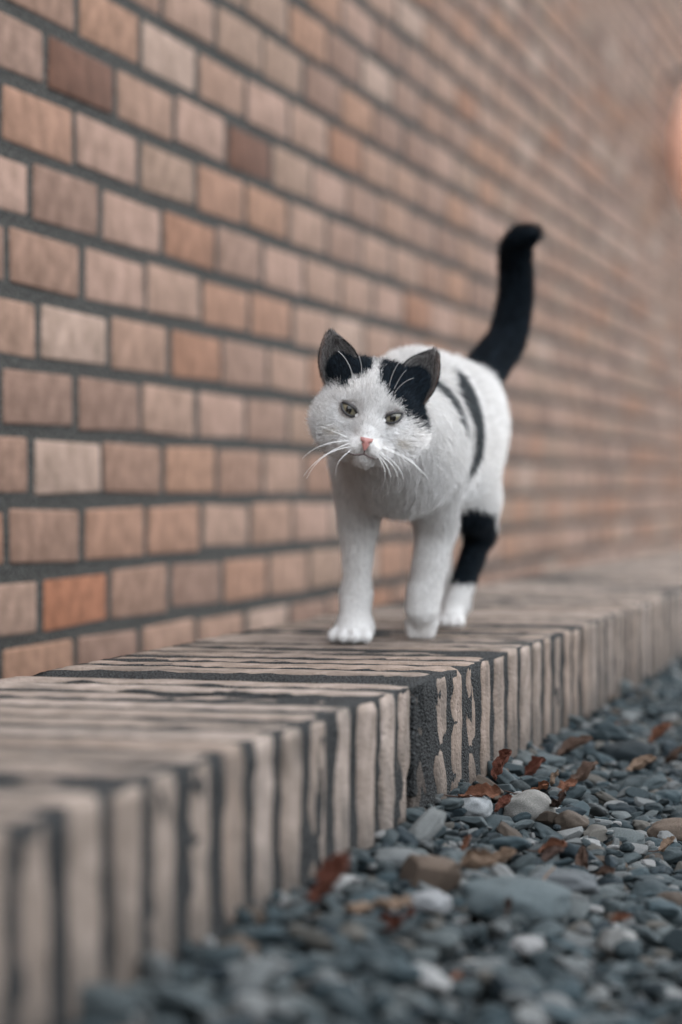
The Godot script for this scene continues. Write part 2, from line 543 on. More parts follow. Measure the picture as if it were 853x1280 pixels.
func build_gravel():
	rng.seed = 99
	bed.resize(NX * NZ)
	for k in NZ:
		for i in NX:
			var x := BED_X + i * CELL
			var z := BED_Z - k * CELL
			bed[k * NX + i] = -0.025 + 0.005 * noise.get_noise_2d(x * 9.0, z * 9.0) - 0.045 * clampf((x + 0.395) / 0.20, 0.0, 1.0)
	var root := base("gravel_bed", Vector3(-0.2, 0, -2))
	tag(root, "", "", "", "structure")
	var tv := PackedVector3Array()
	var tn := PackedVector3Array()
	var ti := PackedInt32Array()
	for q in [[-0.42, -0.025], [-0.395, -0.025], [-0.195, -0.070], [0.5, -0.075]]:
		for z in [-0.4, -4.4]:
			tv.append(Vector3(q[0] + 0.2, q[1], z + 2.0))
			tn.append(Vector3(0.1, 1, 0).normalized())
	for k in 3: ti.append_array([k * 2, k * 2 + 1, k * 2 + 3, k * 2, k * 2 + 3, k * 2 + 2])
	put("soil", make(tv, tn, ti), stone_mat(Color(.035, .037, .038), "grit_color", 12.0, 0.8, 0.97, "grit"), root)
	var kinds := [0, 0, 0, 1, 1, 1, 1, 2, 0, 1]
	var shapes := []
	for k in kinds.size(): shapes.append(pebble_mesh(kinds[k], k))
	var m_stuff := stone_mat(Color(1, 1, 1), "speck", 0.45, 0.05, 0.85, "grit", false)
	m_stuff.vertex_color_use_as_albedo = true
	var colors := []
	for c in [[0.049, 0.067, 0.073], [0.067, 0.086, 0.092], [0.092, 0.109, 0.112], [0.028, 0.043, 0.049], [0.129, 0.140, 0.142], [0.063, 0.078, 0.082], [0.196, 0.204, 0.204], [0.099, 0.094, 0.083], [0.095, 0.074, 0.058], [0.040, 0.063, 0.073], [0.314, 0.317, 0.314], [0.019, 0.032, 0.040]]:
		colors.append(Color(c[0], c[1], c[2]))
	var pick := [0, 0, 0, 1, 1, 1, 2, 2, 3, 3, 3, 4, 4, 5, 5, 6, 6, 7, 7, 8, 9, 9, 9, 9, 10, 11, 11, 11, 3, 3]
	var singles := []
	for c in colors: singles.append(stone_mat(c, "speck", 0.4, 0.03, 0.82, "grit", false))
	var all := []
	for k in 26000:
		var best := Vector3.ZERO
		var low := 9.0
		for tries in 3:
			var z := -0.56 - pow(rng.randf(), 1.25) * 3.6
			var x := rng.randf_range(KERB_FRONT - 0.012, maxf(0.05, -0.117 * absf(z) + 0.26))
			var hgt := bed_at(x, z)
			hgt += 0.045 * clampf((x + 0.395) / 0.20, 0.0, 1.0)
			if hgt < low:
				low = hgt
				best = Vector3(x, 0, z)
		var size := 0.0032 + 0.0070 * pow(rng.randf(), 1.7)
		if rng.randf() < 0.10: size = rng.randf_range(0.009, 0.015)
		if k < 900: size *= 1.25
		if k > 20500: size = rng.randf_range(0.0022, 0.005)
		var s := rng.randi() % 10
		var a := size * rng.randf_range(0.95, 1.5)
		var b := size * rng.randf_range(0.7, 1.0)
		var c := size * rng.randf_range(0.32, 0.68)
		if kinds[s] == 2:
			a = size * rng.randf_range(1.3, 1.9)
			b = size * 0.6
			c = size * 0.55
		if best.x - b < KERB_FRONT - 0.004: best.x = KERB_FRONT - 0.004 + b
		var yaw := rng.randf() * TAU
		var y := lay(best.x, best.z, a, b, c, yaw)
		if y > 0.018 - 0.045 * clampf((best.x + 0.395) / 0.20, 0.0, 1.0): continue
		var tilt := Basis.from_euler(Vector3(rng.randfn() * 0.28, yaw, rng.randfn() * 0.28))
		var xf := Transform3D(tilt * Basis.from_scale(Vector3(a, c, b)), Vector3(best.x + 0.2, y, best.z + 2.0))
		var col: int = pick[rng.randi() % pick.size()]
		var q := to_view(Vector3(best.x, y, best.z))
		var shows := size / q.z if q.z > 0.3 and absf(q.x) < 0.155 and absf(q.y) < 0.22 else 0.0
		# those that later stones have buried do not show
		all.append([shows, s, xf, col, y, best, c])
	for e in all:
		if e[0] > 0.0 and bed_at(e[5].x, e[5].z) > e[4] + e[6] * 1.05: e[0] *= 0.2
	all.sort_custom(func(p, q): return p[0] > q[0])
	var groups := []
	for k in 10: groups.append([])
	for k in all.size():
		var e = all[k]
		if k < 300:
			var o := put("pebble", shapes[e[1]], singles[e[3]], root)
			o.transform = e[2]
		else:
			groups[e[1]].append(e)
	for k in 10:
		var mm := MultiMesh.new()
		mm.transform_format = MultiMesh.TRANSFORM_3D
		mm.use_colors = true
		mm.mesh = shapes[k]
		mm.instance_count = groups[k].size()
		for j in groups[k].size():
			mm.set_instance_transform(j, groups[k][j][2])
			var cc: Color = colors[groups[k][j][3]]
			mm.set_instance_color(j, cc * rng.randf_range(0.8, 1.2))
		var o := MultiMeshInstance3D.new()
		o.name = "gravel"
		o.multimesh = mm
		o.material_override = m_stuff
		tag(o, "", "", "", "stuff")
		root.add_child(o, true)
	notable(shapes, colors)

func single_stone(called: String, label: String, m: Mesh, mat: Material, x: float, z: float, half: Vector3, yaw: float, tilt := Vector2.ZERO, lift := 0.0):
	var y := lay(x, z, half.x, half.z, half.y, yaw, 0.25)
	var o := put(called, m, mat)
	o.transform = Transform3D(Basis.from_euler(Vector3(tilt.x, yaw, tilt.y)) * Basis.from_scale(half), Vector3(x, y + lift, z))
	tag(o, label, "stone")


func notable(shapes: Array, colors: Array):
	var mk := func(r, g, b): return stone_mat(Color(r, g, b), "speck", 0.5, 0.05, 0.85, "grit", false)
	single_stone("stone", "largest smooth blue-grey stone lying flat in the gravel", shapes[8], mk.call(.095, .120, .128), -0.285, -1.530, Vector3(.036, .014, .022), 0.25, Vector2(0.05, -0.08))
	single_stone("stone", "brown wedge-shaped stone in the gravel nearest the eroded kerb bricks", shapes[3], mk.call(.125, .092, .07), -0.347, -1.548, Vector3(.023, .015, .019), -0.3, Vector2(0.1, -0.15))
	single_stone("stone", "grey finger-shaped stone leaning beside the hole under the kerb", shapes[7], mk.call(.15, .16, .16), -0.380, -1.685, Vector3(.022, .008, .009), 1.2, Vector2(0.0, 0.45), 0.004)
	single_stone("stone", "pale oval stone just below the brown wedge-shaped stone", shapes[1], mk.call(.32, .33, .34), -0.328, -1.468, Vector3(.0135, .007, .010), 0.1)
	single_stone("stone", "grey pebble with a white vein cross beside the rolled tan leaf", shapes[0], mk.call(.20, .215, .215), -0.318, -1.627, Vector3(.010, .007, .009), 0.6)
	single_stone("stone", "brown cylindrical stone at the right edge of the picture", shapes[7], mk.call(.15, .115, .09), -0.231, -1.962, Vector3(.024, .011, .011), 0.05)
	single_stone("stone", "long grey rolled stone behind the largest blue-grey stone", shapes[7], mk.call(.15, .165, .175), -0.272, -1.636, Vector3(.026, .0085, .009), -0.35)
	single_stone("stone", "whitish oval stone in front of the largest blue-grey stone", shapes[1], mk.call(.36, .36, .36), -0.261, -1.436, Vector3(.0105, .006, .008), -0.3)
	single_stone("stone", "pale angular stone at the lower right, right of the whitish oval stone", shapes[4], mk.call(.30, .30, .29), -0.216, -1.507, Vector3(.013, .009, .010), 0.4)
	single_stone("stone", "dark black stone far back in the gravel on the right", shapes[8], mk.call(.010, .018, .022), -0.325, -2.334, Vector3(.028, .013, .02), 0.2)
	single_stone("stone", "smooth beige-grey oval stone near the kerb foot beside orange leaves", shapes[0], mk.call(.24, .235, .22), -0.341, -1.887, Vector3(.021, .013, .016), -0.2)
	single_stone("stone", "whitish pebble at the kerb foot left of the beige-grey oval stone", shapes[1], mk.call(.38, .40, .41), -0.374, -1.837, Vector3(.013, .009, .010), 0.2)

# ------------------------------------------------------------------ dry leaves and a twig
# a dry leaf: length, half width, curl across, curl along; lies along +x with its stalk at 0
func leaf_mesh(s: int, ln: float, wd: float, curl: float, bend: float, lobed: float) -> ArrayMesh:
	var nu := 16
	var nv := 10
	var v := PackedVector3Array()
	var idx := PackedInt32Array()
	var c := PackedColorArray()
	for i in nu + 1:
		var u := float(i) / nu
		var half := wd * pow(sin(PI * clampf(u * 0.93 + 0.05, 0, 1)), 0.75)
		for j in nv + 1:
			var t := 2.0 * j / nv - 1.0
			var edge := 1.0 + lobed * sin(u * 26.0 + s) * absf(t) + 0.15 * noise.get_noise_2d(u * 3.0 + s * 7, t * 2.0)
			var w := t * half * edge
			var ang := w / wd * curl
			var crump := ln * 0.17 * noise.get_noise_3d(u * 2.5 + s * 3.3, t * 1.5, 0.0) + ln * 0.02 * absf(t) * sin(u * 30.0)
			var y := (1.0 - cos(ang)) * wd / maxf(curl, 0.2) + crump
			var z := sin(ang) * wd / maxf(curl, 0.2)
			var a2 := u * bend
			var x := sin(a2) * ln / maxf(absf(bend), 0.05) * signf(bend + 0.0001)
			var yy := (1.0 - cos(a2)) * ln / maxf(absf(bend), 0.05)
			v.append(Vector3(x - sin(a2) * y * 0.5, yy + y * cos(a2), z))
			var vein := 0.75 if absf(t) < 0.06 else 1.0 + 0.25 * noise.get_noise_2d(u * 6.0, t * 5.0 + s)
			c.append(Color(vein, vein, vein))
	for i in nu:
		for j in nv:
			var a := i * (nv + 1) + j
			var b := a + nv + 1
			for k in [a, b, b + 1, a, b + 1, a + 1]: idx.append(k)
	return make(v, smooth(v, idx), idx, c)

func tube_mesh(pts: Array, r0: float, r1: float, sides := 6) -> ArrayMesh:
	var v := PackedVector3Array()
	var n := PackedVector3Array()
	var idx := PackedInt32Array()
	for i in pts.size():
		var d: Vector3 = (pts[mini(i + 1, pts.size() - 1)] - pts[maxi(i - 1, 0)]).normalized()
		var s := d.cross(Vector3(0.31, 0.9, 0.2)).normalized()
		var t := s.cross(d)
		var r := lerpf(r0, r1, float(i) / (pts.size() - 1))
		for k in sides:
			var a := TAU * k / sides
			var nn := s * cos(a) + t * sin(a)
			v.append(pts[i] + nn * r)
			n.append(nn)
	for i in pts.size() - 1:
		for k in sides:
			var a := i * sides + k
			var b := i * sides + (k + 1) % sides
			for q in [a, b, a + sides, b, b + sides, a + sides]: idx.append(q)
	return make(v, n, idx)

func build_leaves():
	rng.seed = 5
	var mats := {}
	for e in [["red", .17, .058, .036], ["rust", .19, .08, .045], ["tan", .27, .185, .13], ["dark", .075, .044, .034], ["orange", .22, .088, .045], ["brown", .13, .08, .058]]:
		var m := stone_mat(Color(e[1], e[2], e[3]), "speck", 40.0, 0.08, 0.75, "bump", false)
		m.vertex_color_use_as_albedo = true
		m.backlight_enabled = true
		m.backlight = Color(.12, .06, .03)
		mats[e[0]] = m
	# kind, label, x, z, height over the gravel, length, half width, curl, bend, yaw, pitch, roll
	var list := [
		["red", "large curled reddish dry leaf at the kerb foot, lower left of the gravel", -0.378, -1.367, .010, .036, .013, 1.6, 0.9, 0.3, 0.5, 0.5],
		["tan", "tan dry leaf lying under the large curled reddish leaf", -0.357, -1.370, .004, .036, .010, 0.8, 0.4, 0.1, 0.0, 0.1],
		["red", "reddish brown leaf right of the large curled reddish leaf", -0.352, -1.406, .008, .030, .010, 1.5, 0.5, -0.4, 0.2, 0.6],
		["dark", "small dark brown leaf standing before the largest blue-grey stone", -0.282, -1.478, .010, .018, .009, 0.7, 0.4, 0.1, 1.1, 0.5],
		["orange", "orange-red leaf standing upright far back on the gravel", -0.361, -2.484, .006, .034, .012, 1.0, 0.5, 0.3, 1.25, 0.3],
		["brown", "brown crumpled leaf before the dark black stone", -0.350, -2.108, .008, .046, .017, 1.5, 0.8, 0.2, 0.3, 0.2],
		["orange", "long orange-brown leaf behind the beige-grey oval stone", -0.357, -1.943, .014, .040, .010, 1.3, 0.6, -0.5, 0.1, 0.4],
		["red", "dark red leaf leaning against the kerb foot", -0.385, -1.963, .006, .034, .013, 1.2, 0.5, 0.4, 0.9, 0.4],
		["tan", "tan curled leaf on the grey pebbles right of the finger-shaped stone", -0.336, -1.664, .010, .034, .010, 1.6, 0.7, 0.15, 0.1, 0.3],
		["rust", "small rust leaf tip poking up beside the finger-shaped stone", -0.351, -1.674, .004, .017, .006, 1.0, 0.3, 0.4, 1.0, 0.2],
		["tan", "tan leaf rolled into a tube beside the brown wedge-shaped stone", -0.326, -1.548, .008, .032, .016, 2.7, 0.25, -0.12, 0.0, 0.4],
		["tan", "small ragged tan leaf with a stalk beside the long grey rolled stone", -0.296, -1.582, .010, .022, .009, 2.2, 0.3, -0.15, 0.0, 0.5],
		["rust", "folded rust leaf in the middle of the gravel on the right", -0.309, -1.749, .010, .030, .011, 1.9, 0.5, -0.25, 0.1, 0.5],
		["brown", "brown leaf standing on end right of the folded rust leaf", -0.278, -1.752, .004, .028, .007, 1.1, 0.3, 1.4, 1.25, 0.0],
		["rust", "rust leaf lying along the kerb foot behind the hole", -0.388, -1.838, .008, .040, .009, 1.4, 0.4, 0.1, 0.0, 0.5],
		["rust", "thin rust leaf strip right of the largest blue-grey stone", -0.228, -1.558, .006, .022, .006, 1.3, 0.5, -0.4, 0.1, 0.4],
		["red", "small red-brown leaf scrap beside the pale oval stone", -0.339, -1.424, .004, .024, .007, 1.2, 0.5, -0.6, 0.1, 0.4],
		["orange", "pale orange leaf scrap among the blurred stones at the bottom", -0.289, -1.346, .004, .014, .006, 0.8, 0.4, 0.2, 0.1, 0.2],
		["brown", "brown leaf far back beside the kerb, left of the upright orange leaf", -0.378, -2.236, .004, .044, .014, 1.4, 0.6, 0.2, 0.2, 0.3],
		["tan", "tan leaf far back right of the dark black stone", -0.309, -2.209, .006, .036, .012, 1.2, 0.5, 0.1, 0.2, 0.3],
		["rust", "rust leaf behind the long orange-brown leaf", -0.346, -2.022, .008, .030, .010, 1.5, 0.5, 0.6, 0.3, 0.3],
		["brown", "brown curled leaf right of the standing brown leaf", -0.264, -1.722, .006, .024, .008, 1.6, 0.5, -0.5, 0.0, 0.4],
		["dark", "dark brown leaf wedged in the gravel beside the beige-grey oval stone", -0.321, -1.879, .008, .028, .010, 1.4, 0.6, -0.7, 0.3, 0.3],
		["red", "dark red curled leaf against the kerb foot, left of the upright orange leaf", -0.388, -2.095, .010, .040, .014, 1.6, 0.8, 0.1, 0.4, 0.5],
		["rust", "rust leaf scrap behind the dark black stone", -0.321, -2.463, .010, .036, .013, 1.3, 0.6, 0.3, 0.5, 0.3],
		["tan", "pale tan leaf scrap between the rust leaves behind the beige-grey oval stone", -0.357, -2.046, .008, .030, .011, 1.3, 0.8, -0.3, 0.5, 0.2],
		["brown", "brown leaf far back at the right, behind the dark black stone", -0.300, -2.423, .008, .038, .013, 1.3, 0.7, -0.2, 0.4, 0.3],
		["dark", "dark curled leaf before the folded rust leaf", -0.297, -1.695, .008, .022, .008, 1.8, 0.7, 0.7, 0.2, 0.4],
		["tan", "small tan leaf scrap in front of the brown cylindrical stone", -0.236, -1.867, .008, .020, .008, 1.2, 0.9, 0.3, 0.3, 0.2],
		["red", "small red leaf scrap right of the rust leaf along the kerb foot", -0.363, -1.856, .012, .022, .008, 1.5, 0.8, 0.5, 0.4, 0.3]]
	var k := 0
	for e in list:
		var root := base("dry_leaf", Vector3(e[2], bed_at(e[2], e[3]) + e[4] * 0.6, e[3]))
		root.rotation = Vector3(e[11], e[9], e[10])
		tag(root, e[1], "leaf", "dry leaves on the gravel")
		put("blade", leaf_mesh(k, e[5] * (1.15 if k < 3 else 0.85), e[6] * (1.15 if k < 3 else 0.9), e[7], e[8], 0.04), mats[e[0]], root)
		if k % 2 == 0:
			put("stalk", tube_mesh([Vector3(0.001, 0, 0), Vector3(-e[5] * 0.2, e[5] * 0.02, 0), Vector3(-e[5] * 0.4, e[5] * 0.12, e[5] * 0.05)], 0.0007, 0.0005), mats.dark, root)
		k += 1
	var tw := put("twig", tube_mesh([Vector3(0, 0, 0), Vector3(.003, .007, -.003), Vector3(.006, .013, -.008), Vector3(.011, .018, -.012)], 0.0011, 0.0007), mats.tan)
	tw.position = Vector3(-0.286, bed_at(-0.286, -1.607) + 0.004,  -1.607)
	tag(tw, "short pale twig sticking up behind the ragged tan leaf", "twig")

# ------------------------------------------------------------------ the unidentified pale orange shape far down the wall
func build_orange_shape():
	var lamp := base("orange_shape", Vector3(-0.868, 1.36, -8.05))
	tag(lamp, "unidentified pale orange shape at the far right edge, out of focus", "lamp")
	var orange_mat := StandardMaterial3D.new()
	orange_mat.albedo_color = Color(.90, .55, .42).linear_to_srgb()
	orange_mat.roughness = 0.6
	orange_mat.emission_enabled = true  # glow added to make the unidentified shape brighter than the wall
	orange_mat.emission = Color(1.0, 0.74, 0.60)
	orange_mat.emission_energy_multiplier = 0.10
	var glow := OmniLight3D.new()  # faint light added to go with the glow
	glow.name = "glow"
	glow.light_color = Color(1.0, 0.74, 0.60)
	glow.light_energy = 0.015
	glow.light_size = 0.1
	glow.omni_range = 6.0
	glow.omni_attenuation = 2.0
	glow.shadow_enabled = true
	lamp.add_child(glow)
	var metal := StandardMaterial3D.new()
	metal.albedo_color = Color(.06, .06, .06).linear_to_srgb()
	metal.roughness = 0.5
	var b := ico(3)
	var v: PackedVector3Array = b[0]
	var n := PackedVector3Array()
	for k in v.size():
		n.append((v[k] / Vector3(.11, .24, .11)).normalized())
		v[k] = v[k] * Vector3(.11, .24, .11)
	put("glowing_body", make(v, n, b[1]), orange_mat, lamp)
	put("bracket", tube_mesh([Vector3(-0.17, 0.1, 0), Vector3(-0.12, 0.24, 0), Vector3(-0.03, 0.27, 0), Vector3(0, 0.235, 0)], 0.012, 0.012, 10), metal, lamp)
	var cap := CylinderMesh.new()
	cap.top_radius = 0.02
	cap.bottom_radius = 0.05
	cap.height = 0.03
	put("cap", cap, metal, lamp).position = Vector3(0, 0.235, 0)

# ------------------------------------------------------------------ the cat
# Bones are tapered capsules: a, b, radius at a, radius at b, scale of the cross axes, softness of the join, way the hair lies, length of the hair
func bone(a: Vector3, b: Vector3, ra: float, rb: float, sc := Vector3.ONE, k := 0.02, flow := Vector3(0, -0.4, -1), hair := 0.012, cut := false) -> Dictionary:
	var s := Vector3(1.0 / sc.x, 1.0 / sc.y, 1.0 / sc.z)
	var d := (b - a) * s
	return {"a": a, "b": b, "ra": ra, "rb": rb, "inv": s, "least": minf(sc.x, minf(sc.y, sc.z)), "ba": d, "bb": maxf(d.length_squared(), 1e-12), "k": k, "flow": flow, "hair": hair, "cut": cut, "sc": sc}

func bone_dist(o: Dictionary, p: Vector3) -> float:
	var q: Vector3 = (p - o.a) * o.inv
	var h := clampf(q.dot(o.ba) / o.bb, 0.0, 1.0)
	return ((q - o.ba * h).length() - lerpf(o.ra, o.rb, h)) * o.least

# meshes the joined bones as surface nets
func field_mesh(bones: Array, lo: Vector3, hi: Vector3, cell: float) -> Dictionary:
	var nx := int(ceil((hi.x - lo.x) / cell)) + 1
	var ny := int(ceil((hi.y - lo.y) / cell)) + 1
	var nz := int(ceil((hi.z - lo.z) / cell)) + 1
	var f := PackedFloat32Array()
	f.resize(nx * ny * nz)
	f.fill(1.0)
	for o in bones:
		var m: float = maxf(o.ra, o.rb)
		var r: Vector3 = o.sc * m + Vector3.ONE * (o.k + cell * 2.5)
		var p0: Vector3 = (Vector3(minf(o.a.x, o.b.x), minf(o.a.y, o.b.y), minf(o.a.z, o.b.z)) - r - lo) / cell
		var p1: Vector3 = (Vector3(maxf(o.a.x, o.b.x), maxf(o.a.y, o.b.y), maxf(o.a.z, o.b.z)) + r - lo) / cell
		var a: Vector3 = o.a
		var inv: Vector3 = o.inv
		var ba: Vector3 = o.ba
		var bb: float = o.bb
		var ra: float = o.ra
		var rb: float = o.rb
		var least: float = o.least
		var kk: float = o.k
		var cut: bool = o.cut
		for z in range(maxi(0, int(p0.z)), mini(nz - 1, int(p1.z) + 1) + 1):
			for y in range(maxi(0, int(p0.y)), mini(ny - 1, int(p1.y) + 1) + 1):
				var at := (z * ny + y) * nx
				for x in range(maxi(0, int(p0.x)), mini(nx - 1, int(p1.x) + 1) + 1):
					var q := (lo + Vector3(x, y, z) * cell - a) * inv
					var h := clampf(q.dot(ba) / bb, 0.0, 1.0)
					var d := ((q - ba * h).length() - lerpf(ra, rb, h)) * least
					var e := f[at + x]
					if cut:
						var g := maxf(kk - absf(e + d), 0.0) / kk
						f[at + x] = maxf(e, -d) + g * g * kk * 0.25
					else:
						var g := maxf(kk - absf(e - d), 0.0) / kk
						f[at + x] = minf(e, d) - g * g * kk * 0.25
	var v := PackedVector3Array()
	var n := PackedVector3Array()
	var at_cell := {}
	var sxy := nx * ny
	var off := [0, 1, nx, nx + 1, sxy, sxy + 1, sxy + nx, sxy + nx + 1]
	var pairs := [[0, 1], [2, 3], [4, 5], [6, 7], [0, 2], [1, 3], [4, 6], [5, 7], [0, 4], [1, 5], [2, 6], [3, 7]]
	var corner := []
	for k in 8: corner.append(Vector3(k & 1, (k >> 1) & 1, (k >> 2) & 1))
	for z in nz - 1:
		for y in ny - 1:
			var row := (z * ny + y) * nx
			for x in nx - 1:
				var c0 := f[row + x]
				if absf(c0) > cell * 2.0: continue
				var val := [c0, 0.0, 0.0, 0.0, 0.0, 0.0, 0.0, 0.0]
				var inside := 0
				for k in 8:
					val[k] = f[row + x + off[k]]
					if val[k] < 0.0: inside += 1
				if inside == 0 or inside == 8: continue
				var sum := Vector3.ZERO
				var cnt := 0
				for pr in pairs:
					var fa: float = val[pr[0]]
					var fb: float = val[pr[1]]
					if (fa < 0.0) != (fb < 0.0):
						sum += (corner[pr[0]] as Vector3).lerp(corner[pr[1]], fa / (fa - fb))
						cnt += 1
				at_cell[row + x] = v.size()
				v.append(lo + (Vector3(x, y, z) + sum / cnt) * cell)
				n.append(Vector3(val[1] + val[3] + val[5] + val[7] - val[0] - val[2] - val[4] - val[6], val[2] + val[3] + val[6] + val[7] - val[0] - val[1] - val[4] - val[5], val[4] + val[5] + val[6] + val[7] - val[0] - val[1] - val[2] - val[3]).normalized())
	var idx := PackedInt32Array()
	var steps := [1, nx, sxy]
	for key in at_cell:
		for ax in 3:
			if (f[key] < 0.0) == (f[key + steps[ax]] < 0.0): continue
			var b: int = steps[(ax + 1) % 3]
			var c: int = steps[(ax + 2) % 3]
			if at_cell.has(key - b) and at_cell.has(key - c) and at_cell.has(key - b - c):
				var q := [at_cell[key], at_cell[key - b], at_cell[key - b - c], at_cell[key - c]]
				for k in [0, 1, 2, 0, 2, 3]: idx.append(q[k])
	return {"v": v, "n": n, "i": idx}

var head_x: Transform3D
var tail_pts := []
const STRIPES := [[Vector2(.258, .108), Vector2(.24, .088), Vector2(.227, .082), Vector2(.205, .077)], [Vector2(.236, .016), Vector2(.226, .006), Vector2(.212, .002), Vector2(.195, .001), Vector2(.172, .012)]]
const PATCH_L := [Vector2(-4.5, 75), Vector2(-4.5, 54), Vector2(-6.4, 40), Vector2(-12.9, 32), Vector2(-21.9, 28), Vector2(-25.3, 20), Vector2(-30.4, 16.6), Vector2(-36.5, 19.5), Vector2(-42.5, 16.8), Vector2(-49, 13), Vector2(-54, 24), Vector2(-70, 30), Vector2(-70, 75)]
const PATCH_R := [Vector2(-1.5, 75), Vector2(-1.0, 54), Vector2(2.4, 27.4), Vector2(12, 20), Vector2(18, 14.5), Vector2(24.4, 13.6), Vector2(30.6, 5.9), Vector2(38.4, -1.6), Vector2(49.8, -11.5), Vector2(58, -7), Vector2(75, 0), Vector2(75, 75)]
const EYE_TILT := 0.52
const WHITE := Color(.86, .845, .83)
const BLACK := Color(.0060, .0092, .0130)

func seg_dist(p: Vector3, a: Vector3, b: Vector3) -> Vector2:
	var ab := b - a
	var h := clampf((p - a).dot(ab) / ab.length_squared(), 0, 1)
	return Vector2(p.distance_to(a + ab * h), h)

# the colour of the coat at a point of the cat
func coat(p: Vector3, in_head: bool) -> Color:
	var w := 0.0015 * noise.get_noise_3dv(p * 130.0)
	if in_head:
		var q := head_x.affine_inverse() * p * 1000.0
		q += Vector3(w, -w, 0) * 1400.0
		if q.z > -75.0:
			var at := Vector2(q.x, q.y)
			if Geometry2D.is_point_in_polygon(at, PackedVector2Array(PATCH_L)) or Geometry2D.is_point_in_polygon(at, PackedVector2Array(PATCH_R)):
				return BLACK
			# faint tan shading of the hair on the cheeks
			for s in [-1.0, 1.0]:
				var d := Vector2((q.x - s * 32.0) / 9.0, (q.y + 19.0 + 0.15 * s * q.x) / 4.5).length()
				if d < 1.0: return WHITE.lerp(Color(.42, .36, .28), 0.75 * (1.0 - d * d))
		return WHITE
	var dt := 9.0
	for k in tail_pts.size() - 1:
		dt = minf(dt, seg_dist(p, tail_pts[k], tail_pts[k + 1]).x)
	if dt < 0.0265 + w: return BLACK
	if p.x > 0.045 and p.y > 0.16:
		for st in STRIPES:
			for k in st.size() - 1:
				var a: Vector2 = st[k]
				var ab: Vector2 = st[k + 1] - a
				var h := clampf((Vector2(p.y, p.z) - a).dot(ab) / ab.length_squared(), 0, 1)
				var wide := 0.023 + w * 3.0
				if k == st.size() - 2: wide = lerpf(0.023, 0.011, h) + w * 3.0
				if Vector2(p.y, p.z).distance_to(a + ab * h) < wide: return Color(.022, .027, .03)
	if p.z < -0.13 and p.x > 0.016:
		if p.y > 0.047 + w * 2.0 and p.y < 0.113 + w * 3.0 + (p.z + 0.2) * 0.25: return BLACK
	if p.distance_to(Vector3(.0247, .126, .088)) < 0.008 + w: return Color(.05, .055, .055)
	return WHITE

func head_bones() -> Array:
	var o := []
	var mm := func(a: Vector3, b: Vector3, ra: float, rb: float, sc: Vector3, k: float, cut := false):
		o.append(bone(a * .001, b * .001, ra * .001, rb * .001, sc, k * .001, Vector3.ZERO, 0.006, cut))
	var one := Vector3.ONE
	mm.call(Vector3(0, 10, -40), Vector3(0, 10, -40), 40, 40, Vector3(1.13, 0.96, 1.0), 10)      # skull
	for s in [-1.0, 1.0]:
		mm.call(Vector3(s * 31, -14, -30), Vector3(s * 27, -20, -26), 22, 22, one, 16)               # cheek
		mm.call(Vector3(s * 18, -34, -26), Vector3(s * 14, -34, -20), 15, 14, one, 14)               # jaw
		mm.call(Vector3(s * 20, 14, -11), Vector3(s * 25, 11, -13), 9, 9, one, 10)                   # brow
		mm.call(Vector3(s * 24, 30, -34), Vector3(s * 36, 36, -36), 14, 11, one, 14)                 # root of the ear
	mm.call(Vector3(0, 14, -14), Vector3(0, -14, 2), 13.5, 10.5, Vector3(0.9, 1, 1), 14)            # bridge of the nose
	mm.call(Vector3(0, -14, 2), Vector3(0, -26, 9), 10, 7.6, one, 8)
	for s in [-1.0, 1.0]:
		mm.call(Vector3(s * 9.6, -32.5, 4.6), Vector3(s * 16, -33, -1), 8.3, 9.2, one, 5)                 # whisker pad
	mm.call(Vector3(0, -40, -2), Vector3(0, -42, -8), 8.5, 10, Vector3(1.2, 1, 1), 5)               # chin
	for s in [-1.0, 1.0]:
		mm.call(Vector3(s * 20.8, 0, 3.5), Vector3(s * 20.8, 0, 4.0), 8.5, 8.5, one, 5, true)           # socket
	return o

